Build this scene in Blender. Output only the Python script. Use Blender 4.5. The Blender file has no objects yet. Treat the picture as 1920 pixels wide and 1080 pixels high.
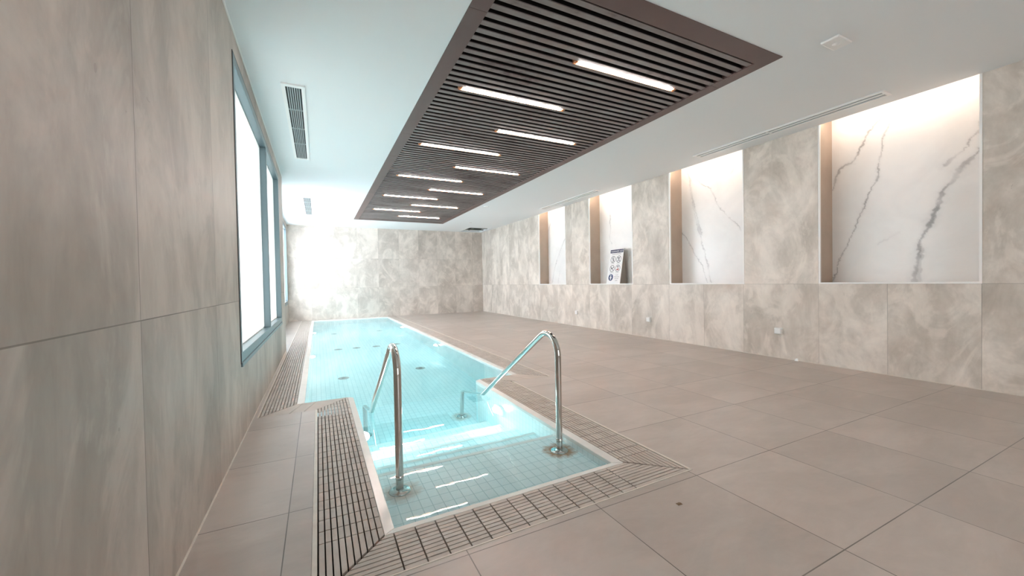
import bpy, bmesh, math, random
from math import sin, cos, pi
from mathutils import Vector, Matrix, noise
random.seed(7)
S = bpy.context.scene
COL = S.collection

# ------------------------------------------------------------------ camera, world, exposure
YAW, PITCH, ROLL, F_PX = 0.461378, -0.016446, -0.018224, 731.64
fw = Vector((sin(YAW)*cos(PITCH), cos(YAW)*cos(PITCH), sin(PITCH)))
rt = Vector((cos(YAW), -sin(YAW), 0)); up = rt.cross(fw)
r2 = rt*cos(ROLL) + up*sin(ROLL); u2 = up*cos(ROLL) - rt*sin(ROLL)
cam_d = bpy.data.cameras.new('camera'); cam = bpy.data.objects.new('camera', cam_d); COL.objects.link(cam)
M = Matrix.Identity(4)
for i in range(3):
    M[i][0], M[i][1], M[i][2] = r2[i], u2[i], -fw[i]
M[2][3] = 1.2
cam.matrix_world = M
cam_d.sensor_width = 36; cam_d.lens = F_PX/1920*36; cam_d.clip_start = .05; cam_d.clip_end = 200
S.camera = cam
W = bpy.data.worlds.new('sky'); S.world = W; W.use_nodes = True
W.node_tree.nodes['Background'].inputs[0].default_value = (.75, .9, 1, 1)
W.node_tree.nodes['Background'].inputs[1].default_value = .6
vs = S.view_settings
vs.view_transform = 'Standard'; vs.look = 'None'; vs.gamma = 1; vs.use_curve_mapping = False
vs.exposure = 1.38
S.cycles.use_denoising = True
S.cycles.max_bounces = 14; S.cycles.diffuse_bounces = 7; S.cycles.glossy_bounces = 6; S.cycles.transmission_bounces = 10
S.cycles.sample_clamp_indirect = 25
# light levels of the lamps, the daylight windows and the added rear fill pane
E_WIN, E_WIN_VIEW, E_WIN_FAR, E_FILL_BACK = .50, .64, 2.8, 1.3
C_WIN = (.86, .95, .95)
E_LAMP, C_LAMP = 62.0, (1.0, .95, .93)
E_COVE, C_COVE = 10.5, (1.0, .74, .56)
E_POOL = 29.0

# ------------------------------------------------------------------ helpers: nodes
def mat(name):
    m = bpy.data.materials.new(name); m.use_nodes = True
    nt = m.node_tree; b = nt.nodes['Principled BSDF']
    return m, nt, b
def simple(name, col, rough=.5, metal=0., emit=None, es=0., spec=None, noise_amt=0., noise_scale=8., bump=0.):
    m, nt, b = mat(name)
    b.inputs['Base Color'].default_value = (*col, 1); b.inputs['Roughness'].default_value = rough
    b.inputs['Metallic'].default_value = metal
    if spec is not None: b.inputs['Specular IOR Level'].default_value = spec
    if emit:
        b.inputs['Emission Color'].default_value = (*emit, 1); b.inputs['Emission Strength'].default_value = es
    if noise_amt:
        N = NB(nt); p = N.pos(); n = N.noise(p, noise_scale, 4)
        c = N.ramp(n, [(.3, tuple(x*(1-noise_amt) for x in col)), (.7, tuple(min(1, x*(1+noise_amt)) for x in col))])
        nt.links.new(c, b.inputs['Base Color'])
        if bump: N.bump(n, bump, b)
    return m
class NB:
    def __init__(s, nt): s.nt = nt; s.L = nt.links
    def new(s, t, **k):
        n = s.nt.nodes.new(t)
        for a, v in k.items(): setattr(n, a, v)
        return n
    def put(s, sock, v):
        if isinstance(v, (int, float)): sock.default_value = v
        elif isinstance(v, tuple): sock.default_value = (*v, 1) if len(sock.default_value) == 4 and len(v) == 3 else v
        else: s.L.new(v, sock)
    def m(s, op, a, b=0., c=0.):
        n = s.new('ShaderNodeMath', operation=op)
        s.put(n.inputs[0], a); s.put(n.inputs[1], b); s.put(n.inputs[2], c); return n.outputs[0]
    def pos(s): return s.new('ShaderNodeNewGeometry').outputs['Position']
    def sep(s, v):
        n = s.new('ShaderNodeSeparateXYZ'); s.L.new(v, n.inputs[0]); return n.outputs
    def comb(s, x, y, z):
        n = s.new('ShaderNodeCombineXYZ'); s.put(n.inputs[0], x); s.put(n.inputs[1], y); s.put(n.inputs[2], z); return n.outputs[0]
    def noise(s, v, scale, detail=4, rough=.55, dist=0.):
        n = s.new('ShaderNodeTexNoise'); s.L.new(v, n.inputs['Vector'])
        n.inputs['Scale'].default_value = scale; n.inputs['Detail'].default_value = detail
        n.inputs['Roughness'].default_value = rough; n.inputs['Distortion'].default_value = dist
        return n.outputs['Fac']
    def ramp(s, f, stops):
        n = s.new('ShaderNodeValToRGB'); s.L.new(f, n.inputs[0]); e = n.color_ramp.elements
        while len(e) < len(stops): e.new(.5)
        for i, (p, c) in enumerate(stops): e[i].position = p; e[i].color = (*c, 1)
        return n.outputs[0]
    def mix(s, f, a, b, bt='MIX'):
        n = s.new('ShaderNodeMix', data_type='RGBA', blend_type=bt)
        s.put(n.inputs[0], f); s.put(n.inputs[6], a); s.put(n.inputs[7], b); return n.outputs[2]
    def bump(s, h, strength, b, dist=.01):
        n = s.new('ShaderNodeBump'); n.inputs['Strength'].default_value = strength; n.inputs['Distance'].default_value = dist
        s.L.new(h, n.inputs['Height']); s.L.new(n.outputs[0], b.inputs['Normal'])
    def joints(s, coord, lst, w):          # mask 1 on a joint: lst = explicit positions, or (offset, pitch)
        if isinstance(lst, tuple):
            f = s.m('FRACT', s.m('DIVIDE', s.m('SUBTRACT', coord, lst[0]), lst[1]))
            d = s.m('MULTIPLY', s.m('MINIMUM', f, s.m('SUBTRACT', 1., f)), lst[1])
            return s.m('LESS_THAN', d, w)
        o = None
        for p in lst:
            c = s.m('COMPARE', coord, p, w)
            o = c if o is None else s.m('MAXIMUM', o, c)
        return o
    def cell(s, coord, lst):
        if isinstance(lst, tuple): return s.m('FLOOR', s.m('DIVIDE', s.m('SUBTRACT', coord, lst[0]), lst[1]))
        o = None
        for p in lst:
            c = s.m('GREATER_THAN', coord, p); o = c if o is None else s.m('ADD', o, c)
        return o

def cement_tile(name, ax, us, vs_, dark, light, jw=.003, jdark=.55, rough=.45, streak=(1., .45), tilevar=.05, seed=0., spec=.35, hi=1.0, patch=.32):
    """large cement-look porcelain tiles; ax = the two world axes of the surface, us/vs_ the joints along them"""
    m, nt, b = mat(name); N = NB(nt); p = N.pos(); xyz = N.sep(p)
    u, v = xyz[ax[0]], xyz[ax[1]]
    cu, cv = N.cell(u, us), N.cell(v, vs_)
    wn = N.new('ShaderNodeTexWhiteNoise', noise_dimensions='3D'); N.L.new(N.comb(cu, cv, seed+.5), wn.inputs['Vector'])
    q = N.comb(N.m('MULTIPLY', u, streak[0]), N.m('MULTIPLY', v, streak[1]), N.m('MULTIPLY', wn.outputs['Value'], 9.))
    n1 = N.noise(q, .9, 5, .6, .8); n2 = N.noise(q, 3.2, 6, .65, .6); n3 = N.noise(q, 26., 4, .6)
    f = N.m('ADD', N.m('ADD', N.m('MULTIPLY', n1, .55), N.m('MULTIPLY', n2, .38)), N.m('MULTIPLY', n3, .07))
    mid = tuple((a+c)/2 for a, c in zip(dark, light))
    c = N.ramp(f, [(.37, dark), (.49, mid), (.58, light), (.68, tuple(min(1, x*hi) for x in light))])
    # broad pale trowel-like patches
    pt = N.ramp(N.noise(N.comb(N.m('MULTIPLY', u, streak[0]*1.2), N.m('MULTIPLY', v, streak[1]*1.2), N.m('MULTIPLY', wn.outputs['Value'], 5.)), 1.5, 5, .62, 2.2), [(.50, (0, 0, 0)), (.60, (1, 1, 1))])
    c = N.mix(N.m('MULTIPLY', pt, patch), c, tuple(min(1, x*1.22) for x in light))
    tv = N.m('ADD', 1-tilevar, N.m('MULTIPLY', wn.outputs['Value'], 2*tilevar))
    g = N.new('ShaderNodeCombineColor'); [N.L.new(tv, g.inputs[i]) for i in range(3)]
    c = N.mix(1., c, g.outputs[0], 'MULTIPLY')
    # little pits and scuffs
    pit = N.m('GREATER_THAN', N.noise(p, 9., 3, .7, .4), .735)
    c = N.mix(N.m('MULTIPLY', pit, .25), c, tuple(x*.45 for x in dark))
    J = N.m('MAXIMUM', N.joints(u, us, jw), N.joints(v, vs_, jw))
    fade = N.m('ADD', .35, N.m('MULTIPLY', N.noise(p, 1.7, 2), 1.1))
    c = N.mix(N.m('MULTIPLY', J, N.m('MULTIPLY', fade, jdark)), c, (.10, .085, .07))
    N.L.new(c, b.inputs['Base Color'])
    N.L.new(N.m('ADD', rough-.1, N.m('MULTIPLY', n2, .2)), b.inputs['Roughness'])
    b.inputs['Specular IOR Level'].default_value = spec
    N.bump(N.m('SUBTRACT', N.m('MULTIPLY', n3, .15), J), .25, b, .002)
    return m

# ------------------------------------------------------------------ helpers: meshes and objects
class MB:
    def __init__(s): s.v = []; s.f = []; s.sm = []
    def _add(s, vs, fs, smooth=False):
        o = len(s.v); s.v += [tuple(v) for v in vs]; s.f += [tuple(i+o for i in f) for f in fs]; s.sm += [smooth]*len(fs); return s
    def box(s, x0, x1, y0, y1, z0, z1):
        return s.prism([(x0, y0), (x1, y0), (x1, y1), (x0, y1)], z0, z1)
    def prism(s, poly, z0, z1):
        n = len(poly)
        vs = [(x, y, z0) for x, y in poly] + [(x, y, z1) for x, y in poly]
        a = sum(poly[i][0]*poly[(i+1) % n][1]-poly[(i+1) % n][0]*poly[i][1] for i in range(n))
        fs = [tuple(range(n-1, -1, -1)), tuple(range(n, 2*n))] + [(i, (i+1) % n, n+(i+1) % n, n+i) for i in range(n)]
        if a < 0: fs = [tuple(reversed(f)) for f in fs]
        return s._add(vs, fs)
    def hexa(s, b, t):      # bottom quad, top quad (both counter-clockwise from above)
        return s._add(list(b)+list(t), [(3, 2, 1, 0), (4, 5, 6, 7), (0, 1, 5, 4), (1, 2, 6, 5), (2, 3, 7, 6), (3, 0, 4, 7)])
    def lathe(s, prof, origin=(0, 0, 0), axis='z', n=32, smooth=True):
        vs = []; fs = []
        def P(r, h, a):
            c, d = r*cos(a), r*sin(a)
            q = {'z': (c, d, h), 'x': (h, c, d), 'y': (d, h, c), '-x': (-h, d, c)}[axis]
            return (q[0]+origin[0], q[1]+origin[1], q[2]+origin[2])
        k = len(prof)
        for i in range(n):
            for r, h in prof: vs.append(P(max(r, 1e-5), h, 2*pi*i/n))
        for i in range(n):
            j = (i+1) % n
            for a in range(k-1): fs.append((i*k+a, j*k+a, j*k+a+1, i*k+a+1))
        return s._add(vs, fs, smooth)
    def tube(s, pts, r, n=20, caps=True):
        pts = [Vector(p) for p in pts]; vs = []; fs = []
        t0 = (pts[1]-pts[0]).normalized(); nrm = t0.orthogonal().normalized(); prev = t0
        for i, p in enumerate(pts):
            if i == 0: t = t0
            elif i == len(pts)-1: t = (pts[i]-pts[i-1]).normalized()
            else: t = ((pts[i+1]-pts[i]).normalized()+(pts[i]-pts[i-1]).normalized()).normalized()
            q = prev.rotation_difference(t); nrm = (q @ nrm).normalized(); prev = t
            bi = t.cross(nrm)
            for k in range(n): vs.append(p+(nrm*cos(2*pi*k/n)+bi*sin(2*pi*k/n))*r)
        m = len(pts)
        for i in range(m-1):
            for k in range(n): fs.append((i*n+k, i*n+(k+1) % n, (i+1)*n+(k+1) % n, (i+1)*n+k))
        s._add(vs, fs, True)
        if caps:
            s._add(vs[:n], [tuple(range(n-1, -1, -1))]); s._add(vs[-n:], [tuple(range(n))])
        return s
    def build(s, name, m, parent=None, bevel=0., loc=None):
        me = bpy.data.meshes.new(name); me.from_pydata(s.v, [], s.f); me.materials.append(m)
        me.polygons.foreach_set('use_smooth', s.sm); me.update()
        o = bpy.data.objects.new(name, me); COL.objects.link(o)
        if parent: o.parent = parent
        if loc: o.location = loc
        if bevel:
            b = o.modifiers.new('bevel', 'BEVEL'); b.width = bevel; b.segments = 2; b.limit_method = 'ANGLE'; b.angle_limit = .6
        return o
def thing(name, label, cat, loc=(0, 0, 0), group=None):
    o = bpy.data.objects.new(name, None); COL.objects.link(o); o.location = loc; o.empty_display_size = .1
    o['label'] = label; o['category'] = cat
    if group: o['group'] = group
    return o
def tag(o, label, cat, group=None, kind=None):
    o['label'] = label; o['category'] = cat
    if group: o['group'] = group
    if kind: o['kind'] = kind
    return o
def struct(name, mb, m, label=None, bevel=0.):
    o = mb.build(name, m, bevel=bevel); o['kind'] = 'structure'
    if label: o['label'] = label; o['category'] = 'trim' if name.startswith('trim') else name.split('_')[0]
    return o
def dup(root, loc, label, rotz=0.):
    r = root.copy(); COL.objects.link(r); r.location = loc; r['label'] = label; r.rotation_euler = (0, 0, rotz)
    for ch in list(root.children):
        c = ch.copy(); COL.objects.link(c); c.parent = r
        for g in list(ch.children):
            d = g.copy(); COL.objects.link(d); d.parent = c
    return r
def arc(c, r, a0, a1, n=10):      # arc in the y-z plane
    return [(c[0], c[1]+r*cos(a0+(a1-a0)*i/n), c[2]+r*sin(a0+(a1-a0)*i/n)) for i in range(n+1)]
# ------------------------------------------------------------------ room dimensions (metres)
XR, XL, XF, YE, YB, YS, ZC = 6.077, -.556, -.884, 14.918, -3.5, 8.39, 3.225
XM, ZTOP, ZS = 6.42, 3.62, 1.096
NICHE = [(1.434, 2.880), (3.916, 5.374), (6.368, 7.853), (8.895, 10.319)]
W1 = (3.70, 7.545, .60, 3.03); W2 = (9.3, 14.53, .63, 3.08); W_FILL = (.1, 3.6, .25, 2.75)
def sk(x, y): return y + .02*(x-1.0)          # the front edge of the step bay runs slightly out of square

# ------------------------------------------------------------------ materials
WD, WL = (.315, .268, .215), (.56, .50, .43)
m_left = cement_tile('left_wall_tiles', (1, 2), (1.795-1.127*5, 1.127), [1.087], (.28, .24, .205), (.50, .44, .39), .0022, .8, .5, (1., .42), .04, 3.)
m_right = cement_tile('right_wall_tiles', (1, 2), [-.05, .69, 1.433, 2.172, 2.887, 3.93, 4.646, 5.405, 6.408, 7.13, 7.87, 8.6, 9.33, 10.3, 11.0, 11.7, 12.4, 13.2, 14.], [1.092], (.49, .436, .375), (.80, .735, .665), .0022, .5, .42, (1., .6), .05, 5., .4, 1.12)
m_end = cement_tile('end_wall_tiles', (0, 2), (.54, .73), [1.08, 2.12], (.45, .395, .345), (.70, .63, .565), .0025, .30, .42, (1., .7), .06, 8., .4, 1.1)
m_floor = cement_tile('floor_tiles', (0, 1), (2.036-.734*8, .734), (.873-.745*8, .745), (.40, .343, .302), (.505, .438, .392), .0025, .95, .34, (.6, 1.3), .04, 11., .5, 1., .12)
m_back = simple('plain_plaster', (.5, .45, .4), .8)
m_ceil = simple('white_ceiling_paint', (.84, .87, .88), .75, spec=.2)
m_reveal = simple('niche_side_tile', (.50, .40, .32), .45, noise_amt=.10, noise_scale=2.5)
m_white = simple('white_trim', (.93, .925, .91), .35)
m_coping = simple('white_coping_tile', (.78, .76, .72), .22, noise_amt=.05, noise_scale=5)
m_cream = simple('cream_edge_trim', (.68, .62, .54), .4, noise_amt=.08, noise_scale=14)
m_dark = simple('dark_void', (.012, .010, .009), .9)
m_gutter = simple('gutter_dark', (.08, .064, .053), .8)
m_frame = simple('teal_grey_aluminium', (.16, .215, .235), .38, .35)
m_gasket = simple('black_gasket', (.012, .014, .015), .6)
m_brown = simple('brown_panel_frame', (.145, .092, .083), .45, noise_amt=.06, noise_scale=3)
m_plastic = simple('white_plastic', (.90, .90, .885), .35)
m_grey = simple('grey_grille', (.33, .37, .37), .5)
m_black = simple('black_slot', (.02, .024, .025), .7)
m_copper = simple('copper_reflector', (.50, .22, .10), .5, .2)
m_steel, nt, b = mat('polished_steel')
b.inputs['Base Color'].default_value = (.60, .58, .55, 1); b.inputs['Metallic'].default_value = 1; b.inputs['Roughness'].default_value = .09
m_tube = simple('lamp_tube', (.9, .9, .9), .4, emit=C_LAMP, es=E_LAMP)
m_cove = simple('cove_strip', (.9, .9, .9), .4, emit=C_COVE, es=E_COVE)
m_lens = simple('pool_light_lens', (.9, .95, .95), .3, emit=(.86, 1., 1.), es=E_POOL)
m_pane = simple('daylit_frosted_glass', (.75, .8, .8), .12, emit=C_WIN, es=E_WIN)
m_view_glow = simple('bright_view_glow', (.85, .88, .88), .3, emit=(.92, .99, 1.), es=E_WIN_VIEW)
m_pane_far = simple('daylit_far_glass', (.75, .8, .8), .12, emit=(.90, .96, 1.05), es=E_WIN_FAR)
m_fill_back = simple('rear_fill_glow', (.75, .8, .8), .12, emit=(.95, .97, 1.), es=E_FILL_BACK)
m_led = simple('green_indicator', (.1, .5, .3), .4, emit=(.25, 1., .65), es=3.)

# slats: brown laminated wood with dark stains
m_slat, nt, b = mat('brown_slats'); N = NB(nt); p = N.pos(); x, y, z = N.sep(p)
q = N.comb(N.m('MULTIPLY', x, .8), N.m('MULTIPLY', y, 2.2), z)
n1 = N.noise(q, 1.3, 5, .65, .5); n2 = N.noise(p, 14., 3)
c = N.ramp(N.m('ADD', N.m('MULTIPLY', n1, .8), N.m('MULTIPLY', n2, .2)), [(.34, (.10, .068, .066)), (.43, (.20, .165, .158)), (.6, (.27, .235, .225)), (.7, (.31, .285, .28))])
N.L.new(c, b.inputs['Base Color']); b.inputs['Roughness'].default_value = .42; b.inputs['Specular IOR Level'].default_value = .5

# pool mosaic
def mosaic(name, ax, ou, pu, ov, pv, col, gcol, rust=None):
    m, nt, b = mat(name); N = NB(nt); p = N.pos(); xyz = N.sep(p)
    u, v = xyz[ax[0]], xyz[ax[1]]
    J = N.m('MAXIMUM', N.joints(u, (ou, pu), .0022), N.joints(v, (ov, pv), .0022))
    wn = N.new('ShaderNodeTexWhiteNoise', noise_dimensions='3D'); N.L.new(N.comb(N.cell(u, (ou, pu)), N.cell(v, (ov, pv)), .5), wn.inputs['Vector'])
    c = N.mix(N.m('MULTIPLY', wn.outputs['Value'], .25), col, tuple(x*.86 for x in col))
    c = N.mix(J, c, gcol)
    for (rx, ry, amt) in rust or []:
        dx = N.m('SUBTRACT', xyz[0], rx); dy = N.m('SUBTRACT', xyz[1], ry)
        d = N.m('SQRT', N.m('ADD', N.m('MULTIPLY', dx, dx), N.m('MULTIPLY', dy, dy)))
        d = N.m('ADD', d, N.m('MULTIPLY', N.m('SUBTRACT', N.noise(p, 22., 3), .5), .12))
        k = N.m('MULTIPLY', N.m('SUBTRACT', 1., N.m('MINIMUM', N.m('MULTIPLY', d, 7.), 1.)), amt)
        c = N.mix(N.m('MINIMUM', k, .9), c, (.34, .15, .03))
    N.L.new(c, b.inputs['Base Color']); b.inputs['Roughness'].default_value = .25
    return m
TC, TG = (.79, .975, .995), (.50, .72, .75)
m_mos_xy = mosaic('pool_floor_mosaic', (0, 1), .006, .0625, .02, .088, TC, TG, [(1.60, 2.465, 1.9), (.425, 2.45, .8), (1.57, 4.66, .9)])
m_mos_yz = mosaic('pool_side_mosaic', (1, 2), .02, .0625, -.03, .125, (.88, .93, .93), (.62, .72, .72))
m_mos_xz = mosaic('pool_end_mosaic', (0, 2), .006, .0625, -.03, .125, TC, TG)
m_nosing = simple('pool_step_nosing', (.80, .86, .85), .25)

# water: refracting surface over an absorbing body
m_water = bpy.data.materials.new('pool_water'); m_water.use_nodes = True; nt = m_water.node_tree; nt.nodes.clear(); N = NB(nt)
out = N.new('ShaderNodeOutputMaterial'); gl = N.new('ShaderNodeBsdfGlass'); gl.inputs['IOR'].default_value = 1.33; gl.inputs['Roughness'].default_value = 0.
p = N.pos(); h = N.m('ADD', N.noise(p, 3.2, 2, .5), N.m('MULTIPLY', N.noise(p, 12., 2, .5), .18))
bp_ = N.new('ShaderNodeBump'); bp_.inputs['Strength'].default_value = .022; bp_.inputs['Distance'].default_value = .02
N.L.new(h, bp_.inputs['Height']); N.L.new(bp_.outputs[0], gl.inputs['Normal'])
va = N.new('ShaderNodeVolumeAbsorption'); va.inputs['Color'].default_value = (.22, .93, .985, 1); va.inputs['Density'].default_value = .16
N.L.new(gl.outputs[0], out.inputs['Surface']); N.L.new(va.outputs[0], out.inputs['Volume'])

# grating bars: beige plastic with fine ribs along each bar
def grate_mat(name, axis):
    m, nt, b = mat(name); N = NB(nt); p = N.pos(); xyz = N.sep(p)
    n = N.noise(p, 7., 4); c = N.ramp(n, [(.3, (.47, .405, .35)), (.7, (.60, .53, .475))])
    rib = N.m('FRACT', N.m('DIVIDE', xyz[axis], .0047)); r = N.m('LESS_THAN', rib, .22)
    c = N.mix(N.m('MULTIPLY', r, .35), c, (.22, .18, .15))
    N.L.new(c, b.inputs['Base Color']); b.inputs['Roughness'].default_value = .5
    return m
m_bar_y, m_bar_x = grate_mat('grating_bars_lengthwise', 0), grate_mat('grating_bars_crosswise', 1)
m_tile_strip = simple('beige_strip_tile', (.52, .445, .385), .5, noise_amt=.08, noise_scale=6)

# ------------------------------------------------------------------ structure: floor
fl = MB(); zf = -.11
fl.prism([(XF, YB), (XR, YB), (XR, 1.680), (2.078, 1.680), (-.053, 1.6375), (XF, 1.6375)], zf, 0)
fl.box(XF, -.053, 1.6375, 4.195, zf, 0); fl.box(2.078, XR, 1.680, 4.195, zf, 0)
fl.box(XF, -.52, 4.195, YE, zf, 0); fl.box(2.60, XR, 4.195, YE, zf, 0)
struct('floor', fl, m_floor)
# ceiling with the openings of the slatted panel and the hatch
PX, PY, HX, HY = (1.04, 3.88), (2.12, 13.05), (5.10, 5.94), (13.66, 14.80)
ce = MB(); z0, z1 = ZC, ZC+.10
ce.box(XF, PX[0], YB, YE, z0, z1); ce.box(PX[0], PX[1], YB, PY[0], z0, z1); ce.box(PX[0], PX[1], PY[1], YE, z0, z1)
ce.box(PX[1], XR, YB, HY[0], z0, z1); ce.box(PX[1], HX[0], HY[0], YE, z0, z1); ce.box(HX[1], XR, HY[0], YE, z0, z1); ce.box(HX[0], HX[1], HY[1], YE, z0, z1)
struct('ceiling', ce, m_ceil)
# left wall: a thick pier with window 1, then the wall steps back to window 2
wl = MB(); xb = -1.12
y0, y1, a, b_ = W1
wl.box(xb, XL, YB, y0, zf, ZTOP); wl.box(xb, XL, y1, YS, zf, ZTOP); wl.box(xb, XL, y0, y1, zf, a); wl.box(xb, XL, y0, y1, b_, ZTOP)
y0, y1, a, b_ = W2
wl.box(xb, XF, YS, y0, zf, ZTOP); wl.box(xb, XF, y1, YE+.25, zf, ZTOP); wl.box(xb, XF, y0, y1, zf, a); wl.box(xb, XF, y0, y1, b_, ZTOP)
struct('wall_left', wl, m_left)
struct('wall_end', MB().box(XF, XM+.05, YE, YE+.25, zf, ZTOP), m_end)
wr = MB(); xo = XM+.05
wr.box(XR, xo, YB, YE, zf, ZS); wr.box(XR, xo, YB, YE, ZTOP-.12, ZTOP)
ys = [YB]+[v for n in NICHE for v in n]+[YE]
for i in range(0, len(ys), 2): wr.box(XR, xo, ys[i], ys[i+1], ZS, ZTOP-.12)
struct('wall_right', wr, m_right)
# wall behind the camera; its opening holds an added glowing fill pane
wb = MB(); y0, y1, a, b_ = W_FILL
wb.box(xb, y0, YB-.25, YB, zf, ZTOP); wb.box(y1, xo, YB-.25, YB, zf, ZTOP); wb.box(y0, y1, YB-.25, YB, zf, a); wb.box(y0, y1, YB-.25, YB, b_, ZTOP)
struct('wall_back', wb, m_back)

# ------------------------------------------------------------------ windows
def window(name, w, xw, mull, m_p, view_top=None, yrev=False):
    y0, y1, a, b_ = w; fr = .075; gx = xw-.085
    o = bpy.data.objects.new(name, None); COL.objects.link(o); o['kind'] = 'structure'
    f = MB()
    f.box(gx-.03, xw+.006, y0, y1, a, a+fr); f.box(gx-.03, xw+.006, y0, y1, b_-fr, b_)
    f.box(gx-.03, xw+.006, y0, y0+.05, a+fr, b_-fr); f.box(gx-.03, xw+.006, y1-.05, y1, a+fr, b_-fr)
    for mm in mull: f.box(gx-.03, xw+.004, mm-.035, mm+.035, a+fr, b_-fr)
    f.build('window_frame', m_frame, o, .004)
    g = MB(); t = .012
    g.box(xw-.02, xw+.004, y0-t, y0, a-t, b_+t); g.box(xw-.02, xw+.004, y1, y1+t, a-t, b_+t)
    g.box(xw-.02, xw+.004, y0, y1, b_, b_+t)
    g.build('gasket', m_gasket, o)
    e = [y0+.05]+[q for mm in mull for q in (mm-.035, mm+.035)]+[y1-.05]
    for i in range(0, len(e), 2):
        pn = MB().box(gx-.02, gx, e[i], e[i+1], a+fr, b_-fr).build('pane', m_p, o)
        if view_top: MB().box(gx, gx+.003, e[i], e[i+1], a+fr, view_top).build('bright_view_sheet', m_view_glow, pn)  # glowing sheet added for the brighter view outside the lower glass
        bd = MB(); k = .014      # white glazing bead round the pane
        bd.box(gx, gx+.02, e[i], e[i+1], a+fr, a+fr+k); bd.box(gx, gx+.02, e[i], e[i+1], b_-fr-k, b_-fr)
        bd.box(gx, gx+.02, e[i], e[i]+k, a+fr+k, b_-fr-k); bd.box(gx, gx+.02, e[i+1]-k, e[i+1], a+fr+k, b_-fr-k)
        bd.build('glazing_bead', m_white, o)
    # projecting aluminium sill lip under the frame
    MB().box(xw+.0, xw+.014, y0-.01, y1+.01, a-.035, a-.002).build('window_sill', m_frame, o, .003)
    return o
window('window_1', W1, XL, [5.87], m_pane, 1.83)
window('window_2', W2, XF, [11.9], m_pane_far)
o = bpy.data.objects.new('rear_fill_pane', None); COL.objects.link(o); o['kind'] = 'structure'  # unseen window, added as fill light from behind
y0, y1, a, b_ = W_FILL
MB().box(y0, y1, YB-.14, YB-.12, a, b_).build('pane', m_fill_back, o)
f = MB()
for q in (y0, (y0+y1)/2-.03, y1-.06): f.box(q, q+.06, YB-.12, YB-.04, a, b_)
f.box(y0, y1, YB-.12, YB-.04, a, a+.06); f.box(y0, y1, YB-.12, YB-.04, b_-.06, b_)
f.build('window_frame', m_frame, o)

# ------------------------------------------------------------------ niches: marble, reveals, white edge trim, hidden warm strip
VEINS = {1: [([(2.307, 3.284), (2.346, 3.185), (2.423, 3.098), (2.517, 2.98), (2.586, 2.798), (2.651, 2.703), (2.743, 2.669), (2.818, 2.564), (2.873, 2.38)], 0.011, 0.6), ([(2.173, 3.262), (2.246, 3.131), (2.295, 3.004), (2.334, 2.837), (2.372, 2.619), (2.391, 2.392), (2.492, 2.179), (2.561, 1.987), (2.631, 1.755), (2.709, 1.623), (2.807, 1.381), (2.869, 1.112)], 0.008, 0.55), ([(1.516, 2.813), (1.55, 2.713), (1.597, 2.658), (1.645, 2.574), (1.724, 2.496), (1.764, 2.435)], 0.02, 0.5), ([(1.531, 2.552), (1.606, 2.434), (1.704, 2.316), (1.795, 2.162), (1.848, 1.963), (1.923, 1.794), (1.967, 1.631), (2.001, 1.464), (2.028, 1.278), (2.042, 1.091)], 0.022, 0.62), ([(1.956, 1.645), (1.978, 1.462), (1.996, 1.277), (2.019, 1.091)], 0.025, 0.35), ([(2.388, 1.593), (2.285, 1.655), (2.187, 1.709)], 0.012, 0.12)], 2: [([(7.493, 3.128), (7.457, 2.761), (7.445, 2.495), (7.469, 2.21), (7.411, 2.06)], 0.01, 0.35), ([(6.754, 1.931), (6.87, 1.623)], 0.012, 0.25)], 3: [([(5.232, 3.295), (5.197, 3.12), (5.151, 2.902), (5.118, 2.71), (5.049, 2.451), (4.983, 2.176), (4.938, 2.009)], 0.017, 0.33), ([(5.13, 2.639), (5.013, 2.157), (4.859, 1.65), (4.73, 1.109)], 0.013, 0.33), ([(5.065, 3.087), (4.927, 2.953), (4.793, 2.863), (4.739, 2.811), (4.665, 2.678), (4.644, 2.568), (4.541, 2.423), (4.4, 2.248), (4.263, 2.134), (4.179, 1.976)], 0.008, 0.4), ([(4.263, 3.241), (4.303, 3.105), (4.343, 2.995)], 0.008, 0.3), ([(5.396, 2.134), (5.162, 1.816), (4.94, 1.445), (4.826, 1.127)], 0.008, 0.4)], 4: [([(10.161, 2.965), (10.3, 2.726), (10.364, 2.519)], 0.012, 0.5), ([(9.395, 2.416), (9.607, 2.149), (9.826, 1.844), (10.0, 1.496), (10.122, 1.138)], 0.012, 0.4), ([(9.704, 1.487), (9.794, 1.137)], 0.01, 0.2)]}

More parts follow.
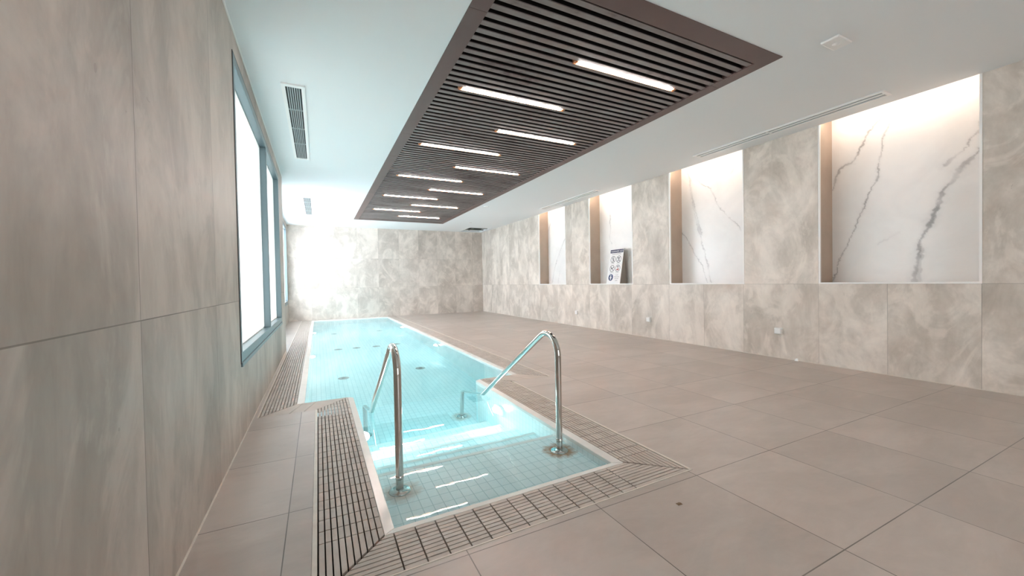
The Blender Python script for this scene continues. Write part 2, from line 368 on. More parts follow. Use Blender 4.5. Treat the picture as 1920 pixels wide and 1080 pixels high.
def marble(n, y0, y1):
    H0, H1, st = ZS, ZTOP-.12, .009
    nu, nv = int((y1-y0)/st), int((H1-H0)/st)
    me = bpy.data.meshes.new('marble_panel'); vs = []; fs = []; val = []
    segs = []
    for pts, w, d in VEINS[n]:
        for a, b in zip(pts[:-1], pts[1:]): segs.append((a, b, w*.88, d*1.1))
    for j in range(nv+1):
        z = H0+(H1-H0)*j/nv
        near = [s for s in segs if min(s[0][1], s[1][1])-.12 < z < max(s[0][1], s[1][1])+.12]
        for i in range(nu+1):
            y = y0+(y1-y0)*i/nu
            vs.append((XM-.012, y, z)); k = 0.
            if near:
                jy = noise.noise((y*6, z*6, n))*.030+noise.noise((y*26, z*26, n+9))*.020+noise.noise((y*60, z*60, n+5))*.008
                jz = noise.noise((y*6+40, z*6, n))*.030+noise.noise((y*26+40, z*26, n))*.018
                Y, Z = y+jy, z+jz; wv = .5+2.2*noise.noise((y*4, z*4, n+20)); fd = max(.25, min(1., .8+.9*noise.noise((y*5+9, z*5, n+33))))
                for a, b, w, d in near:
                    dy, dz = b[0]-a[0], b[1]-a[1]; L = dy*dy+dz*dz
                    t = max(0, min(1, ((Y-a[0])*dy+(Z-a[1])*dz)/L))
                    e = math.hypot(Y-a[0]-t*dy, Z-a[1]-t*dz)/max(w*(.75+wv*.5), .0045)
                    g = fd*d*(max(0, 1-max(0, e-.55)/.6)*.8+.25*math.exp(-e*e/6.))
                    if g > k: k = g
            val.append(k)
    for j in range(nv):
        for i in range(nu):
            q = j*(nu+1)+i; fs.append((q, q+nu+1, q+nu+2, q+1))
    m0 = len(vs)      # thickness: back face corners and rim
    cn = [0, nu, nv*(nu+1)+nu, nv*(nu+1)]
    for c in cn: vs.append((XM, vs[c][1], vs[c][2])); val.append(0)
    fs += [(m0, m0+1, m0+2, m0+3)]
    me.from_pydata(vs, [], fs); at = me.attributes.new('vein', 'FLOAT', 'POINT'); at.data.foreach_set('value', val)
    me.materials.append(m_marble); o = bpy.data.objects.new('marble_panel', me); COL.objects.link(o); return o
m_marble, nt, b = mat('white_veined_marble'); N = NB(nt); at = N.new('ShaderNodeAttribute', attribute_name='vein')
p = N.pos(); n1 = N.noise(p, 1.6, 5, .6, .7); n2 = N.noise(p, 28., 4, .7)
base = N.ramp(n1, [(.35, (.88, .88, .875)), (.65, (.94, .94, .93))])
k = N.m('MULTIPLY', at.outputs['Fac'], N.m('ADD', .65, N.m('MULTIPLY', n2, .7)))
N.L.new(N.mix(k, base, (.22, .22, .23)), b.inputs['Base Color']); b.inputs['Roughness'].default_value = .25
NL = ['white marble panel with broad grey veins in the widest nearest wall niche', 'white marble panel crossed by a long grey vein, second niche from the camera',
      'white marble panel behind the folding notice board in its niche', 'white marble panel in the farthest narrow-looking wall niche']
for i, (y0, y1) in enumerate(NICHE):
    o = marble({0: 1, 1: 3, 2: 2, 3: 4}[i], y0, y1); tag(o, NL[i], 'wall panel')
    t = MB(); d = .016
    t.box(XR-.004, XR+.02, y0-.004, y0+d, ZS-.004, ZC); t.box(XR-.004, XR+.02, y1-d, y1+.004, ZS-.004, ZC); t.box(XR-.004, XR+.02, y0+d, y1-d, ZS-.004, ZS+d)
    struct('trim_%d' % (i+1), t, m_white)
    r = MB(); r.box(XR+.02, XM-.012, y0, y0+.006, ZS, ZTOP-.12); r.box(XR+.02, XM-.012, y1-.006, y1, ZS, ZTOP-.12); r.box(XR+.02, XM-.012, y0+.006, y1-.006, ZS, ZS+.004)
    struct('trim_%d' % (i+5), r, m_reveal)
    MB().box(XR+.002, XR+.016, y0+.02, y1-.02, ZC+.025, ZC+.045).build('cove_light', m_cove)
    L = bpy.data.objects['cove_light' if i == 0 else 'cove_light.%03d' % i]
    tag(L, 'hidden warm light strip above the ceiling edge of ' + ['the nearest niche', 'the second niche from the front', 'the notice board niche', 'the farthest niche'][i], 'light strip', 'warm strips above the niches')

# ------------------------------------------------------------------ ceiling: slatted panel with lamps
PL = (1.185, 3.755, 2.30, 12.88)
pan = thing('slatted_ceiling_panel', 'long dark brown slatted timber panel set in the white ceiling over the pool', 'ceiling panel', (PX[0], PY[0], ZC))
def P(mb, name, m, bev=0.): return mb.build(name, m, pan, bev, loc=(-PX[0], -PY[0], -ZC))
zb = ZC-.006
fr_parts = [(PX[0], PL[0], [PY[0], 2.715, 5.35, 6.37, 9.1, 11.3, PY[1]]), (PL[1], PX[1], [PY[0], 2.755, 5.58, 8.3, 10.9, PY[1]])]
for xa, xb_, yy in fr_parts:
    r = MB()
    for i in range(len(yy)-1): r.box(xa, xb_, yy[i]+(.002 if i else 0), yy[i+1]-(.002 if i < len(yy)-2 else 0), zb, ZC+.09)
    P(r, 'frame_rail', m_brown)
P(MB().box(PL[0], PL[1], PY[0], PL[2], zb, ZC+.09), 'frame_rail', m_brown)
P(MB().box(PL[0], PL[1], PL[3], PY[1], zb, ZC+.09), 'frame_rail', m_brown)
sl = MB(); sc = MB(); n = 0
while True:
    yc = 2.35+.1*n; n += 1
    if yc > PL[3]-.03: break
    sl.box(PL[0], PL[1], yc-.0255, yc+.0255, ZC+.004, ZC+.012); sc.box(PL[0], PL[1], yc-.015, yc+.015, ZC+.012, ZC+.09)
P(sl, 'slats', m_slat); P(sc, 'slat_shade_cores', m_dark)  # cores coloured black to put shade into the gaps between slats
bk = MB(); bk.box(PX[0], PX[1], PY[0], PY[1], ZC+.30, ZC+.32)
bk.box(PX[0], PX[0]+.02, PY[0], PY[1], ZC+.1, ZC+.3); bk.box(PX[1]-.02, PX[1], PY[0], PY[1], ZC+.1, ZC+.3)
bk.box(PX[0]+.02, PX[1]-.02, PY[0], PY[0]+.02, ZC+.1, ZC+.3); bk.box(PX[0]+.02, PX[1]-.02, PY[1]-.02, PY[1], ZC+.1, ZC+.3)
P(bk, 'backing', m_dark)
ordn = ['nearest the camera', 'second from the front', 'third from the front', 'fourth from the front', 'fifth from the front', 'farthest from the camera']
ordl = ordn[:4]+['farthest from the camera']
lamp0 = None
for k in range(11):
    right = k % 2 == 0
    x0 = 2.225 if right else 1.41; y = 3.0+.9*k+.0*k; loc = (x0, round(y/.1)*.1, ZC)
    lab = 'glowing linear ceiling lamp %s in the %s column of the slatted panel' % ((ordn if right else ordl)[k//2], 'right' if right else 'left')
    if lamp0 is None:
        lamp0 = thing('linear_lamp', lab, 'lamp', loc, 'linear lamps of the slatted panel')
        h = MB(); h.box(-.05, 1.27, -.022, .022, .03, .06); h.box(-.05, 1.27, .015, .0215, -.006, .03); h.box(-.05, 1.27, -.022, -.0205, .008, .03)
        chn = h.build('channel', m_copper, lamp0)
        for e in (-.05, 1.235): MB().box(e, e+.035, -.0205, .015, .0, .03).build('end_cap', m_copper, chn, .003)
        MB().box(0, 1.22, -.012, -.001, -.003, .012).build('tube', m_tube, lamp0, .005)
    else: dup(lamp0, loc, lab)

# ceiling grilles on the left, slot diffusers on the right, sensor, hatch, discs
def grille(y0, y1, label):
    x0, x1 = -.285, -.07
    g = thing('ceiling_grille', label, 'air vent', ((x0+x1)/2, (y0+y1)/2, ZC), 'long air grilles by the left wall'); ox, oy = (x0+x1)/2, (y0+y1)/2
    def Q(mb, nm, m): return mb.build(nm, m, g, loc=(-ox, -oy, -ZC))
    f = MB(); zz = ZC-.016
    f.box(x0, x0+.035, y0, y1, zz, ZC); f.box(x1-.035, x1, y0, y1, zz, ZC); f.box(x0+.035, x1-.035, y0, y0+.05, zz, ZC); f.box(x0+.035, x1-.035, y1-.05, y1, zz, ZC)
    Q(f, 'frame', m_plastic)
    Q(MB().box(x0+.035, x1-.035, y0+.05, y1-.05, ZC-.003, ZC), 'backing', m_black)
    bl = MB(); w = (x1-x0-.07)
    for i in range(1, 7): bl.box(x0+.035+w*i/7-.006, x0+.035+w*i/7+.006, y0+.05, y1-.05, ZC-.014, ZC-.003)
    Q(bl, 'blades', m_grey)
    k = y0+.62
    while k < y1-.3: Q(MB().box(x0+.035, x1-.035, k, k+.02, ZC-.013, ZC-.003), 'cross_rib', m_grey); k += .6
grille(4.50, 7.08, 'long grey slotted air grille in the ceiling above the near window')
grille(10.1, 12.58, 'small-looking far air grille in the bright ceiling near the end wall')
def slot(y0, y1, label, joint=None):
    x0, x1 = 5.60, 5.80
    g = thing('slot_diffuser', label, 'air vent', (5.7, (y0+y1)/2, ZC), 'slot diffusers along the right wall')
    def Q(mb, nm, m): return mb.build(nm, m, g, loc=(-5.7, -(y0+y1)/2, -ZC))
    f = MB(); zz = ZC-.014
    f.box(x0, x0+.03, y0, y1, zz, ZC); f.box(x1-.03, x1, y0, y1, zz, ZC); f.box(x0+.03, x1-.03, y0, y0+.03, zz, ZC); f.box(x0+.03, x1-.03, y1-.03, y1, zz, ZC)
    if joint: f.box(x0+.03, x1-.03, joint-.01, joint+.01, zz, ZC)
    Q(f, 'frame', m_plastic)
    Q(MB().box(x0+.03, x1-.03, y0+.03, y1-.03, ZC-.003, ZC), 'slot', m_grey)
    Q(MB().box(x0+.085, x0+.115, y0+.03, y1-.03, ZC-.012, ZC-.003), 'vane', m_plastic)
slot(2.03, 4.46, 'long white slot diffuser in the ceiling above the two nearest niches', 3.3)
slot(7.03, 9.45, 'long white slot diffuser in the ceiling above the two far niches')
d = thing('motion_sensor', 'small white ceiling sensor with a green light, right of the slatted panel', 'sensor', (4.062, 1.786, ZC))
MB().box(-.112, .112, -.07, .07, -.022, 0).build('housing', m_plastic, d, .012)
MB().lathe([(0, -.034), (.02, -.031), (.03, -.022)], (0, 0, 0), n=20).build('lens', m_plastic, d)
MB().box(-.022, -.006, -.012, .002, -.026, -.022).build('indicator_light', m_led, d)
for (x, y, r, lab) in [(4.671, 12.53, .07, 'small pale disc on the ceiling beside the open hatch at the far right'), (4.10, 9.71, .075, 'small pale disc on the ceiling beside the slatted panel, nearer of two')]:
    tag(MB().lathe([(0, -.012), (r*.8, -.012), (r, -.004), (r, 0)], n=24).build('ceiling_disc', m_plastic, loc=(x, y, ZC)), lab, 'ceiling fitting', 'small discs on the ceiling')
h = thing('ceiling_hatch', 'open dark hatch in the ceiling at the far right corner', 'hatch', ((HX[0]+HX[1])/2, (HY[0]+HY[1])/2, ZC))
ox, oy = (HX[0]+HX[1])/2, (HY[0]+HY[1])/2
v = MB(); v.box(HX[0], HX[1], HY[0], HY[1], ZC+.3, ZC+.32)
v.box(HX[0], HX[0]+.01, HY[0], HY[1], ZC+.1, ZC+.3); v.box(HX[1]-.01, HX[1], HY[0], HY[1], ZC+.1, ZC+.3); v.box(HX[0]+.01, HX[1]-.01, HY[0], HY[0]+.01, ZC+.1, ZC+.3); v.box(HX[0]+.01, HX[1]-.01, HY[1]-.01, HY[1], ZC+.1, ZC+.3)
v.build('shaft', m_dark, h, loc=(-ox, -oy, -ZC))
v = MB(); v.box(HX[0], HX[1], 14.0, 14.04, ZC+.03, ZC+.06); v.box(HX[0], HX[1], 14.4, 14.44, ZC+.03, ZC+.06); v.box(5.45, 5.49, HY[0], HY[1], ZC+.06, ZC+.09)
v.build('runner', simple('galvanised_runner', (.2, .23, .2), .5, .4), h, loc=(-ox, -oy, -ZC))

# ------------------------------------------------------------------ pool
NXL, NXR, NY0, NY1 = .312, 1.715, 2.0, 4.5
MXL, MXR, MY1, ZB, WZ = -.15, 2.235, 14.70, -1.33, -.032
pool = thing('swimming_pool', 'long tiled indoor pool with a narrower stepped entry bay', 'pool', (1.0, 4.5, 0))
def PO(mb, nm, m, bev=0.): return mb.build(nm, m, pool, bev, loc=(-1.0, -4.5, 0))
zt = -.055
PO(MB().box(MXL, MXR, 4.16, MY1, ZB-.06, ZB), 'basin_floor', m_mos_xy)
for q in ([(MXL-.05, NY1-.05), (MXL, NY1-.05), (MXL, MY1), (MXL-.05, MY1)], [(MXR, NY1-.05), (MXR+.05, NY1-.05), (MXR+.05, MY1), (MXR, MY1)],
          [(NXL-.05, sk(NXL, NY0)), (NXL, sk(NXL, NY0)), (NXL, NY1-.05), (NXL-.05, NY1-.05)], [(NXR, sk(NXR, NY0)), (NXR+.05, sk(NXR, NY0)), (NXR+.05, NY1-.05), (NXR, NY1-.05)]):
    PO(MB().prism(q, ZB, zt), 'side_wall', m_mos_yz)
for q in ([(MXL, MY1), (MXR, MY1), (MXR, MY1+.05), (MXL, MY1+.05)], [(MXL, NY1-.05), (NXL, NY1-.05), (NXL, NY1), (MXL, NY1)], [(NXR, NY1-.05), (MXR, NY1-.05), (MXR, NY1), (NXR, NY1)],
          [(NXL-.05, sk(NXL, NY0-.05)), (NXR+.05, sk(NXR, NY0-.05)), (NXR+.05, sk(NXR, NY0)), (NXL-.05, sk(NXL, NY0))]):
    PO(MB().prism(q, ZB, zt), 'end_wall', m_mos_xz)
ST = [(None, 2.74, -.145), (2.74, 3.06, -.38), (3.06, 3.43, -.61), (3.43, 3.79, -.84), (3.79, 4.16, -1.08)]
for a, b_, z in ST:
    lo = [(NXL, sk(NXL, NY0)), (NXR, sk(NXR, NY0))] if a is None else [(NXL, a), (NXR, a)]
    PO(MB().prism(lo+[(NXR, b_), (NXL, b_)], ZB, z), 'step', m_mos_xy)
    PO(MB().box(NXL+.001, NXR-.001, b_-.035, b_+.004, z-.02, z+.003), 'step_nosing', m_nosing)
cp = MB(); ci = .0
def rim(a, b_, c, d_): cp.hexa([(q[0], q[1], zt) for q in (a, b_, c, d_)], [(a[0], a[1], 0), (b_[0], b_[1], 0), (c[0], c[1], -.012), (d_[0], d_[1], -.012)])
g = .055
# quads listed outer edge first, then inner edge, counter-clockwise
rim((NXL-g, sk(NXL, NY0-g)), (NXR+g, sk(NXR, NY0-g)), (NXR, sk(NXR, NY0)), (NXL, sk(NXL, NY0)))
rim((NXR+g, sk(NXR, NY0-g)), (NXR+g, NY1-.0), (NXR, NY1), (NXR, sk(NXR, NY0)))
rim((NXL-g, NY1-.0), (NXL-g, sk(NXL, NY0-g)), (NXL, sk(NXL, NY0)), (NXL, NY1))
rim((MXR+g, NY1), (MXR+g, YE-.02), (MXR, MY1), (MXR, NY1))
rim((MXL-g-.015, YE-.02), (MXL-g-.015, NY1), (MXL, NY1), (MXL, MY1))
rim((MXR+g, YE-.02), (MXL-g-.015, YE-.02), (MXL, MY1), (MXR, MY1))
PO(cp, 'coping', m_coping, .004)
gu = MB(); gz = -.09
gu.prism([(-.045, 1.66), (2.1, 1.69), (2.1, 1.96), (-.045, 1.93)], gz, gz+.02)
gu.box(-.045, NXL-g, 1.93, 4.2, gz, gz+.02); gu.box(NXR+g, 2.11, 1.96, 4.2, gz, gz+.02)
gu.box(-.519, MXL-g-.015, 4.2, 14.9, gz, gz+.02); gu.box(MXR+g, 2.6, 4.2, 14.9, gz, gz+.02)
PO(gu, 'gutter', m_gutter)
# water
wz = MB(); e = .004
wz.prism([(NXL-e, sk(NXL, NY0)-e), (NXR+e, sk(NXR, NY0)-e), (NXR+e, NY1-e), (MXR+e, NY1-e), (MXR+e, MY1+e), (MXL-e, MY1+e), (MXL-e, NY1-e), (NXL-e, NY1-e)], ZB-.02, WZ)
wt = wz.build('water', m_water); tag(wt, 'clear pale turquoise water filling the pool and its entry bay', 'water', kind='stuff')

# overflow gratings: short bars in rows with open gaps both ways
BZ0, BZ1, PT, BW = -.035, .0, .0285, .0224
def grating(label, mb, m, trim, loc):
    t = thing('overflow_grating', label, 'grating', loc, 'overflow gratings round the pool')
    mb.build('bars', m, t, loc=(-loc[0], -loc[1], 0)); trim.build('edge_trim', m_cream, t, loc=(-loc[0], -loc[1], 0))
gap = .007
def lengthwise(x_in, sgn, ycuts, yn, yf, xo):      # bars along y; yn(x), yf(x) give both ends; x_in inner edge, sgn = outward
    mb = MB()
    for j in range(10):
        xa = x_in+sgn*(j*PT+.002); xb = xa+sgn*BW; xl, xh = min(xa, xb), max(xa, xb); xm = (xl+xh)/2
        cuts = [None]+[c for c in ycuts if yn(xm)+.02 < c < yf(xm)-.02]+[None]
        for i in range(len(cuts)-1):
            a0 = yn(xl)+.002 if cuts[i] is None else cuts[i]+gap/2; a1 = yn(xh)+.002 if cuts[i] is None else cuts[i]+gap/2
            b0 = yf(xl)-.002 if cuts[i+1] is None else cuts[i+1]-gap/2; b1 = yf(xh)-.002 if cuts[i+1] is None else cuts[i+1]-gap/2
            dz = random.uniform(-.0012, .0008)
            mb.prism([(xl, a0), (xh, a1), (xh, b1), (xl, b0)], BZ0+dz, BZ1+dz)
    return mb
fy = lambda x: 1.655+.02*(x-.2)
# left strip of the step bay
xi = NXL-g; xo_ = xi-.29
yn = lambda x: 1.940-(xi-x)*.97; yf = lambda x: 4.5-(xi-x)
grating('ribbed overflow grating along the left side of the step bay', lengthwise(xi, -1, [2.005+.1*i for i in range(26)], yn, yf, xo_), m_bar_y,
        MB().prism([(-.052, 1.655), (-.031, 1.655), (-.031, 4.193), (-.052, 4.193)], -.03, .002), (xi-.15, 3.1, 0))
xi = NXR+g
yn = lambda x: 1.975-(x-xi)*.93; yf = lambda x: 4.5-(x-xi)*.98
grating('ribbed overflow grating along the right side of the step bay', lengthwise(xi, 1, [2.02+.105*i for i in range(25)], yn, yf, xi+.29), m_bar_y,
        MB().box(xi+.289, xi+.307, 1.69, 4.195, -.03, .002), (xi+.15, 3.1, 0))
xi = MXL-g-.015
grating('long ribbed overflow grating between the main pool and the left wall', lengthwise(xi, -1, [4.25+.1*i for i in range(106)], lambda x: 4.5-(xi-x), lambda x: YE-.03, xi-.29), m_bar_y,
        MB().box(xi-.305, xi-.29, 4.2, YE-.03, -.03, .002), (xi-.15, 9.5, 0))
xi2 = MXR+g
grating('long pale overflow grating between the main pool and the wide floor', lengthwise(xi2, 1, [4.25+.1*i for i in range(106)], lambda x: 4.5-(x-xi2), lambda x: YE-.03, xi2+.29), m_bar_y,
        MB().box(xi2+.29, xi2+.308, 4.2, YE-.03, -.03, .002), (xi2+.15, 9.5, 0))
# front strip: bars along x, slightly out of square
mb = MB(); sl_ = .02
for j in range(10):
    ti, to = j*.0275+.002, j*.0275+.002+.021
    yi = lambda x, t: sk(x, NY0-g)-.003-t
    def xl(t): return NXL-g-t*1.03
    def xr(t): return NXR+g+t*1.08
    cuts = [None]+[.298+.1013*i for i in range(16) if .298+.1013*i < xr(0)-.1]+[None]
    for i in range(len(cuts)-1):
        a_i = xl(ti)+.003 if cuts[i] is None else cuts[i]+gap/2; a_o = xl(to)+.003 if cuts[i] is None else cuts[i]+gap/2
        b_i = xr(ti)-.003 if cuts[i+1] is None else cuts[i+1]-gap/2; b_o = xr(to)-.003 if cuts[i+1] is None else cuts[i+1]-gap/2
        dz = random.uniform(-.0012, .0008)
        mb.prism([(a_o, yi(a_o, to)), (b_o, yi(b_o, to)), (b_i, yi(b_i, ti)), (a_i, yi(a_i, ti))], BZ0+dz, BZ1+dz)
grating('ribbed overflow grating across the front end of the step bay, nearest the camera', mb, m_bar_x,
        MB().prism([(-.052, 1.6385), (2.077, 1.681), (2.077, 1.689), (-.052, 1.6465)], -.03, .002), (1.0, 1.8, 0))
# plain tile strips joining the gratings
t = MB(); xi = MXL-g-.015
for q in [[(-.51, 4.2), (-.27, 4.2), (-.165, 4.5), (xi, 4.497)], [(-.266, 4.2), (-.15, 4.198), (-.045, 4.5), (-.161, 4.5)], [(-.146, 4.198), (-.05, 4.196), (.252, 4.498), (-.041, 4.5)]]:
    t.prism(q, -.04, -.001)
struct('trim_9', t, m_tile_strip)
t = MB()
for q in [[(2.112, 4.197), (2.30, 4.197), (2.10, 4.497), (1.78, 4.497)], [(2.304, 4.197), (2.575, 4.2), (2.29, 4.497), (2.104, 4.497)]]:
    t.prism(q, -.04, -.001)
struct('trim_10', t, m_tile_strip)

# pool lights (dome lens in a white screwed flange) and floor jets
PLOC = [((NXR, 3.80, -.44), 0, 'round white pool light on the right wall of the step bay beside the handrail'), ((NXL, 3.74, -.42), 1, 'round pool light on the left wall of the step bay'),
        ((MXR, 8.1, -.50), 0, 'lit pool light on the right wall of the main pool, nearer one'), ((MXR, 11.78, -.50), 0, 'lit pool light on the right wall of the main pool, farther one'),
        ((MXL, 8.06, -.50), 1, 'lit pool light on the left wall of the main pool, nearer one'), ((MXL, 11.77, -.50), 1, 'lit pool light on the left wall of the main pool, farther one')]
pl0 = None
for loc, side, lab in PLOC:
    if pl0 is None:
        pl0 = thing('pool_light', lab, 'pool light', loc, 'underwater pool lights')
        MB().lathe([(.085, .02), (.125, .02), (.135, .010), (.137, 0)], axis='-x', n=40).build('flange', m_plastic, pl0); flg = pl0.children[0]
        MB().lathe([(0, .075), (.03, .072), (.055, .062), (.075, .042), (.085, .02), (.085, 0)], axis='-x', n=40).build('lens', m_lens, pl0)
        for i in range(6):
            a = 2*pi*i/6+.3
            MB().box(-.024, -.018, .11*cos(a)-.012, .11*cos(a)+.012, .11*sin(a)-.004, .11*sin(a)+.004).build('screw', m_grey, flg)
    else: dup(pl0, loc, lab, pi if side else 0.)
JL = [(.345, 6.99, 'left one of the front pair'), (1.62, 7.03, 'right one of the front pair'), (.377, 9.56, 'leftmost of the middle row of four'), (.76, 9.56, 'second from the left in the middle row'),
      (1.185, 9.54, 'third from the left in the middle row'), (1.655, 9.61, 'rightmost of the middle row of four'), (.383, 12.2, 'left one of the farthest pair'), (1.61, 12.2, 'right one of the farthest pair')]
j0 = None
for x, y, lab in JL:
    L = 'round grey jet in the main pool floor, ' + lab
    if j0 is None:
        j0 = thing('floor_jet', L, 'pool jet', (x, y, ZB), 'jets in the pool floor')
        MB().lathe([(.035, .012), (.07, .012), (.085, .004), (.087, 0)], n=32).build('flange', simple('jet_flange', (.25, .33, .33), .4, .3), j0)
        MB().lathe([(0, .020), (.025, .018), (.035, .012), (.035, 0)], n=24).build('nozzle', simple('jet_nozzle', (.10, .15, .15), .4), j0)
    else: dup(j0, (x, y, ZB), L)

# ------------------------------------------------------------------ handrails
def handrail(x, dx, label):
    h = thing('handrail', label, 'handrail', (x, 2.475, -.145), 'pool entry handrails')
    r = .0235; ya = 2.465
    def corner(p0, p1, p2, R, n=12):
        p0, p1, p2 = map(Vector, (p0, p1, p2)); a = (p0-p1).normalized(); b = (p2-p1).normalized()
        th = a.angle(b); d = R/math.tan(th/2); c = p1+(a+b).normalized()*(R/sin(th/2))
        s0, s1 = p1+a*d-c, p1+b*d-c; w = s0.angle(s1)
        return [c+(s0*sin(w*(1-i/n))+s1*sin(w*i/n))/sin(w) for i in range(n+1)]
    A = (x, ya, -.14); B = (x, ya, .90); Cc = (x+dx*.6, 4.645, -.455); D = (x+dx, 4.66, ZB)
    Bp = Vector((x, ya, .915))
    pts = [Vector(A)]+[Vector((x, ya, z)) for z in (.1, .3, .45)]+corner(A, Bp, Cc, .155)+corner(Bp, Cc, D, .06, 8)+[Vector(D)]
    MB().tube(pts, r, 24).build('rail', m_steel, h, loc=(-x, -2.475, .145))
    fl = [(r, .03), (r+.004, .028), (r+.006, .016), (.06, .013), (.066, .006), (.067, 0)]
    for q in ((x, ya, -.145), (x+dx, 4.66, ZB)):
        MB().lathe(fl, q, n=36).build('base_plate', m_steel, h, loc=(-x, -2.475, .145))
    MB().lathe([(r, .012), (r+.0025, .010), (r+.0025, -.010), (r, -.012)], (x, ya, .005), n=24).build('collar', m_steel, h, loc=(-x, -2.475, .145))
handrail(1.60, -.02, 'polished steel handrail at the right side of the pool steps')
handrail(.425, .02, 'polished steel handrail at the left side of the pool steps')

# ------------------------------------------------------------------ wall sockets
s0 = None
for y, z, lab in [(3.40, .40, 'small white wall box under the pier left of the nearest niche'), (5.92, .37, 'small white wall box under the pier right of the notice board niche'), (8.41, .357, 'small white wall box farthest along the right wall')]:
    if s0 is None:
        s0 = thing('wall_socket', lab, 'socket', (XR, y, z), 'white boxes low on the right wall')
        MB().hexa([(-.034, -.045, -.04), (0, -.052, -.047), (0, .052, -.047), (-.034, .045, -.04)][::-1], [(-.034, -.045, .04), (0, -.052, .047), (0, .052, .047), (-.034, .045, .04)][::-1]).build('housing', m_plastic, s0)
        MB().box(-.040, -.034, -.040, .040, -.035, .035).build('lid', m_plastic, s0, .003)
    else: dup(s0, (XR, y, z), lab)

# ------------------------------------------------------------------ notice board in the third niche
m_board = simple('white_board', (.84, .84, .85), .4); m_navy = simple('navy_print', (.03, .035, .09), .5); m_ink = simple('grey_ink', (.10, .10, .12), .5)
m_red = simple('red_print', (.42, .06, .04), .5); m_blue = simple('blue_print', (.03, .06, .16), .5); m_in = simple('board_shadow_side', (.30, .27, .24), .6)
nb = thing('notice_board', 'white folding notice board with prohibition pictograms standing in a wall niche', 'sign', (6.2, 7.06, ZS+.004))
OB = Vector((6.13, 7.295, ZS+.006)); U = Vector((0, -1, 0)); Vv = Vector((.145, 0, .815)).normalized(); Wn = U.cross(Vv)   # Wn towards the room
if Wn.x > 0: Wn = -Wn
BWD, BHT = .455, .828
def B3(u, v, w): return OB+U*u+Vv*v+Wn*w
def plate(u0, u1, v0, v1, w0, w1, mb):
    q = [B3(u0, v0, w0), B3(u1, v0, w0), B3(u1, v1, w0), B3(u0, v1, w0)]; t = [B3(u0, v0, w1), B3(u1, v0, w1), B3(u1, v1, w1), B3(u0, v1, w1)]
    return mb.hexa(q, t)
off = (-6.2, -7.06, -(ZS+.004))
def NBD(mb, nm, m, parent=nb): return mb.build(nm, m, parent, loc=off if parent is nb else None)
front = NBD(plate(0, BWD, 0, BHT, -.006, 0, MB()), 'front_panel', m_board)
tp = B3(0, BHT, -.006)
bx = 6.345
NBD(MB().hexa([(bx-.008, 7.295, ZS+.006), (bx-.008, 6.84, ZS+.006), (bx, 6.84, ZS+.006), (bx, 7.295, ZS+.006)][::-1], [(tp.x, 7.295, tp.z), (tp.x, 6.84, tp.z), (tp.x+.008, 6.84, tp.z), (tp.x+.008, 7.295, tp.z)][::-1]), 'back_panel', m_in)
# dark sheet put in for the shade inside the board's open side
NBD(MB()._add([(6.15, 6.845, ZS+.006), (bx-.01, 6.845, ZS+.006), (tp.x, 6.845, tp.z-.02), (6.15, 6.849, ZS+.006), (bx-.01, 6.849, ZS+.006), (tp.x, 6.849, tp.z-.02)], [(0, 2, 1), (3, 4, 5), (0, 1, 4, 3), (1, 2, 5, 4), (2, 0, 3, 5)]), 'side_shade_sheet', m_in)
def ring(u, v, r0, r1, mb, w=.0012, n=28, asp=1.0):
    vs = []
    for i in range(n):
        a = 2*pi*i/n
        vs += [B3(u+r0*cos(a), v+r0*sin(a)*asp, w), B3(u+r1*cos(a), v+r1*sin(a)*asp, w)]
    mb._add(vs, [(2*i, 2*i+1, 2*((i+1) % n)+1, 2*((i+1) % n)) for i in range(n)])
def disc(u, v, r, mb, w=.0014, n=20, asp=1.):
    mb._add([B3(u+r*cos(2*pi*i/n), v+r*sin(2*pi*i/n)*asp, w) for i in range(n)], [tuple(range(n))])
def strip(pts, wd, mb, w=.0014):
    for (a, b_) in zip(pts[:-1], pts[1:]):
        du, dv = b_[0]-a[0], b_[1]-a[1]; L = math.hypot(du, dv); nx, ny = -dv/L*wd/2, du/L*wd/2
        mb._add([B3(a[0]+nx, a[1]+ny, w), B3(a[0]-nx, a[1]-ny, w), B3(b_[0]-nx, b_[1]-ny, w), B3(b_[0]+nx, b_[1]+ny, w)], [(0, 1, 2, 3)])
hdr = NBD(plate(.012, BWD-.012, .735, .815, 0, .001, MB()), 'header', m_navy, front)
pr = MB(); rd = MB(); bl = MB()
CIR = [(.135, .58), (.325, .58), (.135, .365), (.325, .365)]
for i, (u, v) in enumerate(CIR):
    ring(u, v, .070, .082, pr)
    if i != 3: strip([(u-.052, v+.052), (u+.052, v-.052)], .011, pr, .0013)
u, v = CIR[0]; disc(u+.005, v+.045, .012, pr); strip([(u+.005, v+.03), (u-.005, v-.012), (u+.02, v-.045)], .016, pr); strip([(u-.03, v+.02), (u+.03, v+.005)], .01, pr); disc(u-.012, v-.052, .012, pr)
u, v = CIR[1]; strip([(u-.04, v+.03), (u+.035, v+.035)], .02, pr); strip([(u+.02, v+.02), (u-.02, v-.03)], .014, pr); strip([(u-.05, v-.045), (u-.01, v-.035), (u+.03, v-.045)], .010, pr)
u, v = CIR[2]; strip([(u-.035, v+.005), (u+.02, v+.005)], .026, pr); strip([(u-.03, v), (u-.04, v-.045)], .01, pr); strip([(u+.015, v), (u+.025, v-.045)], .01, pr); disc(u+.04, v+.028, .014, pr); strip([(u-.035, v+.01), (u-.05, v+.03)], .008, pr)
u, v = CIR[3]; strip([(u-.03, v+.04), (u+.03, v+.04)], .02, pr); strip([(u-.02, v+.012), (u+.03, v+.0)], .012, rd); strip([(u-.04, v-.03), (u+.04, v-.03)], .026, rd); strip([(u+.02, v-.015), (u+.03, v+.012)], .012, rd)
disc(.125, .155, .080, bl, .001)
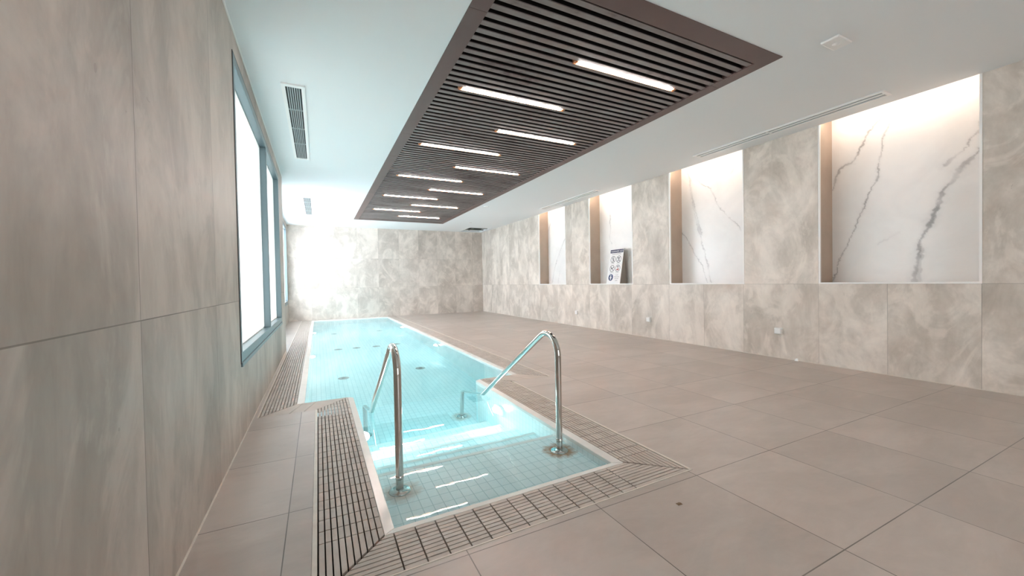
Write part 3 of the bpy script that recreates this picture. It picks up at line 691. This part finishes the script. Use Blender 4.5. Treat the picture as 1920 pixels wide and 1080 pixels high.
NBD(pr, 'pictograms', m_ink, front); NBD(rd, 'red_pictogram', m_red, front); NBD(bl, 'blue_pictogram', m_blue, front)
wp = MB(); disc(.125, .205, .014, wp, .0016); strip([(.125, .19), (.125, .10)], .030, wp, .0016); strip([(.085, .15), (.165, .15)], .014, wp, .0016)
NBD(wp, 'shower_figure', m_board, front)
def text(body, u, v, size, m, nm, w=.0016):
    cu = bpy.data.curves.new('text', 'FONT'); cu.body = body; cu.size = size; cu.align_x = 'CENTER'
    to = bpy.data.objects.new('text', cu); COL.objects.link(to); dg = bpy.context.evaluated_depsgraph_get()
    me = bpy.data.meshes.new_from_object(to.evaluated_get(dg)); bpy.data.objects.remove(to)
    mb = MB(); mb._add([B3(u+q.co.x, v+q.co.y, w) for q in me.vertices], [tuple(p_.vertices) for p_ in me.polygons])
    return NBD(mb, nm, m, front)
text('NORMAS', .145, .755, .052, m_board, 'header_text'); text('DE USO', .335, .755, .052, m_board, 'header_text')
text('ZONA DE PISCINA', BWD/2, .695, .036, m_ink, 'subtitle_text')
for i, (s_, (u, v)) in enumerate(zip(['NO CORRER', 'NO SALTAR', 'NO MASCOTAS', 'NO COMER'], CIR)): text(s_, u, v-.108, .020, m_ink, 'caption_text')
for i, s_ in enumerate(['DUCHA', 'OBLIGATORIA', 'ANTES DEL', 'BAÑO']): text(s_, .325, .20-.042*i, .027, m_ink, 'notice_text')

# crumb of plaster at the foot of the right wall
tag(MB().hexa([(-.03, -.03, 0), (0, -.035, 0), (0, .03, 0), (-.025, .02, 0)], [(-.015, -.012, .02), (0, -.015, .035), (0, .012, .03), (-.012, .01, .018)]).build('plaster_chip', m_white, loc=(XR, 3.16, 0)), 'small white plaster chip on the floor at the foot of the right wall', 'debris')

# pale grout lines where walls meet the floor and the ceiling
struct('baseboard_left', MB().box(XL, XL+.007, YB, YS, 0, .006), m_cream)
struct('baseboard_right', MB().box(XR-.005, XR, YB, YE, 0, .008), m_cream)
struct('trim_11', MB().box(XL, XL+.010, YB, YS, ZC-.008, ZC), m_white)

# brown crumb on the floor in front of the pool
m_crumb = simple('brown_crumb', (.22, .14, .08), .8)
tag(MB().hexa([(-.014, -.010, 0), (.016, -.012, 0), (.013, .010, 0), (-.012, .012, 0)], [(-.006, -.004, .006), (.008, -.006, .008), (.006, .005, .006), (-.006, .005, .005)]).build('floor_debris', m_crumb, loc=(1.693, 1.457, 0)), 'tiny brown crumb on the floor tile in front of the pool corner', 'debris')
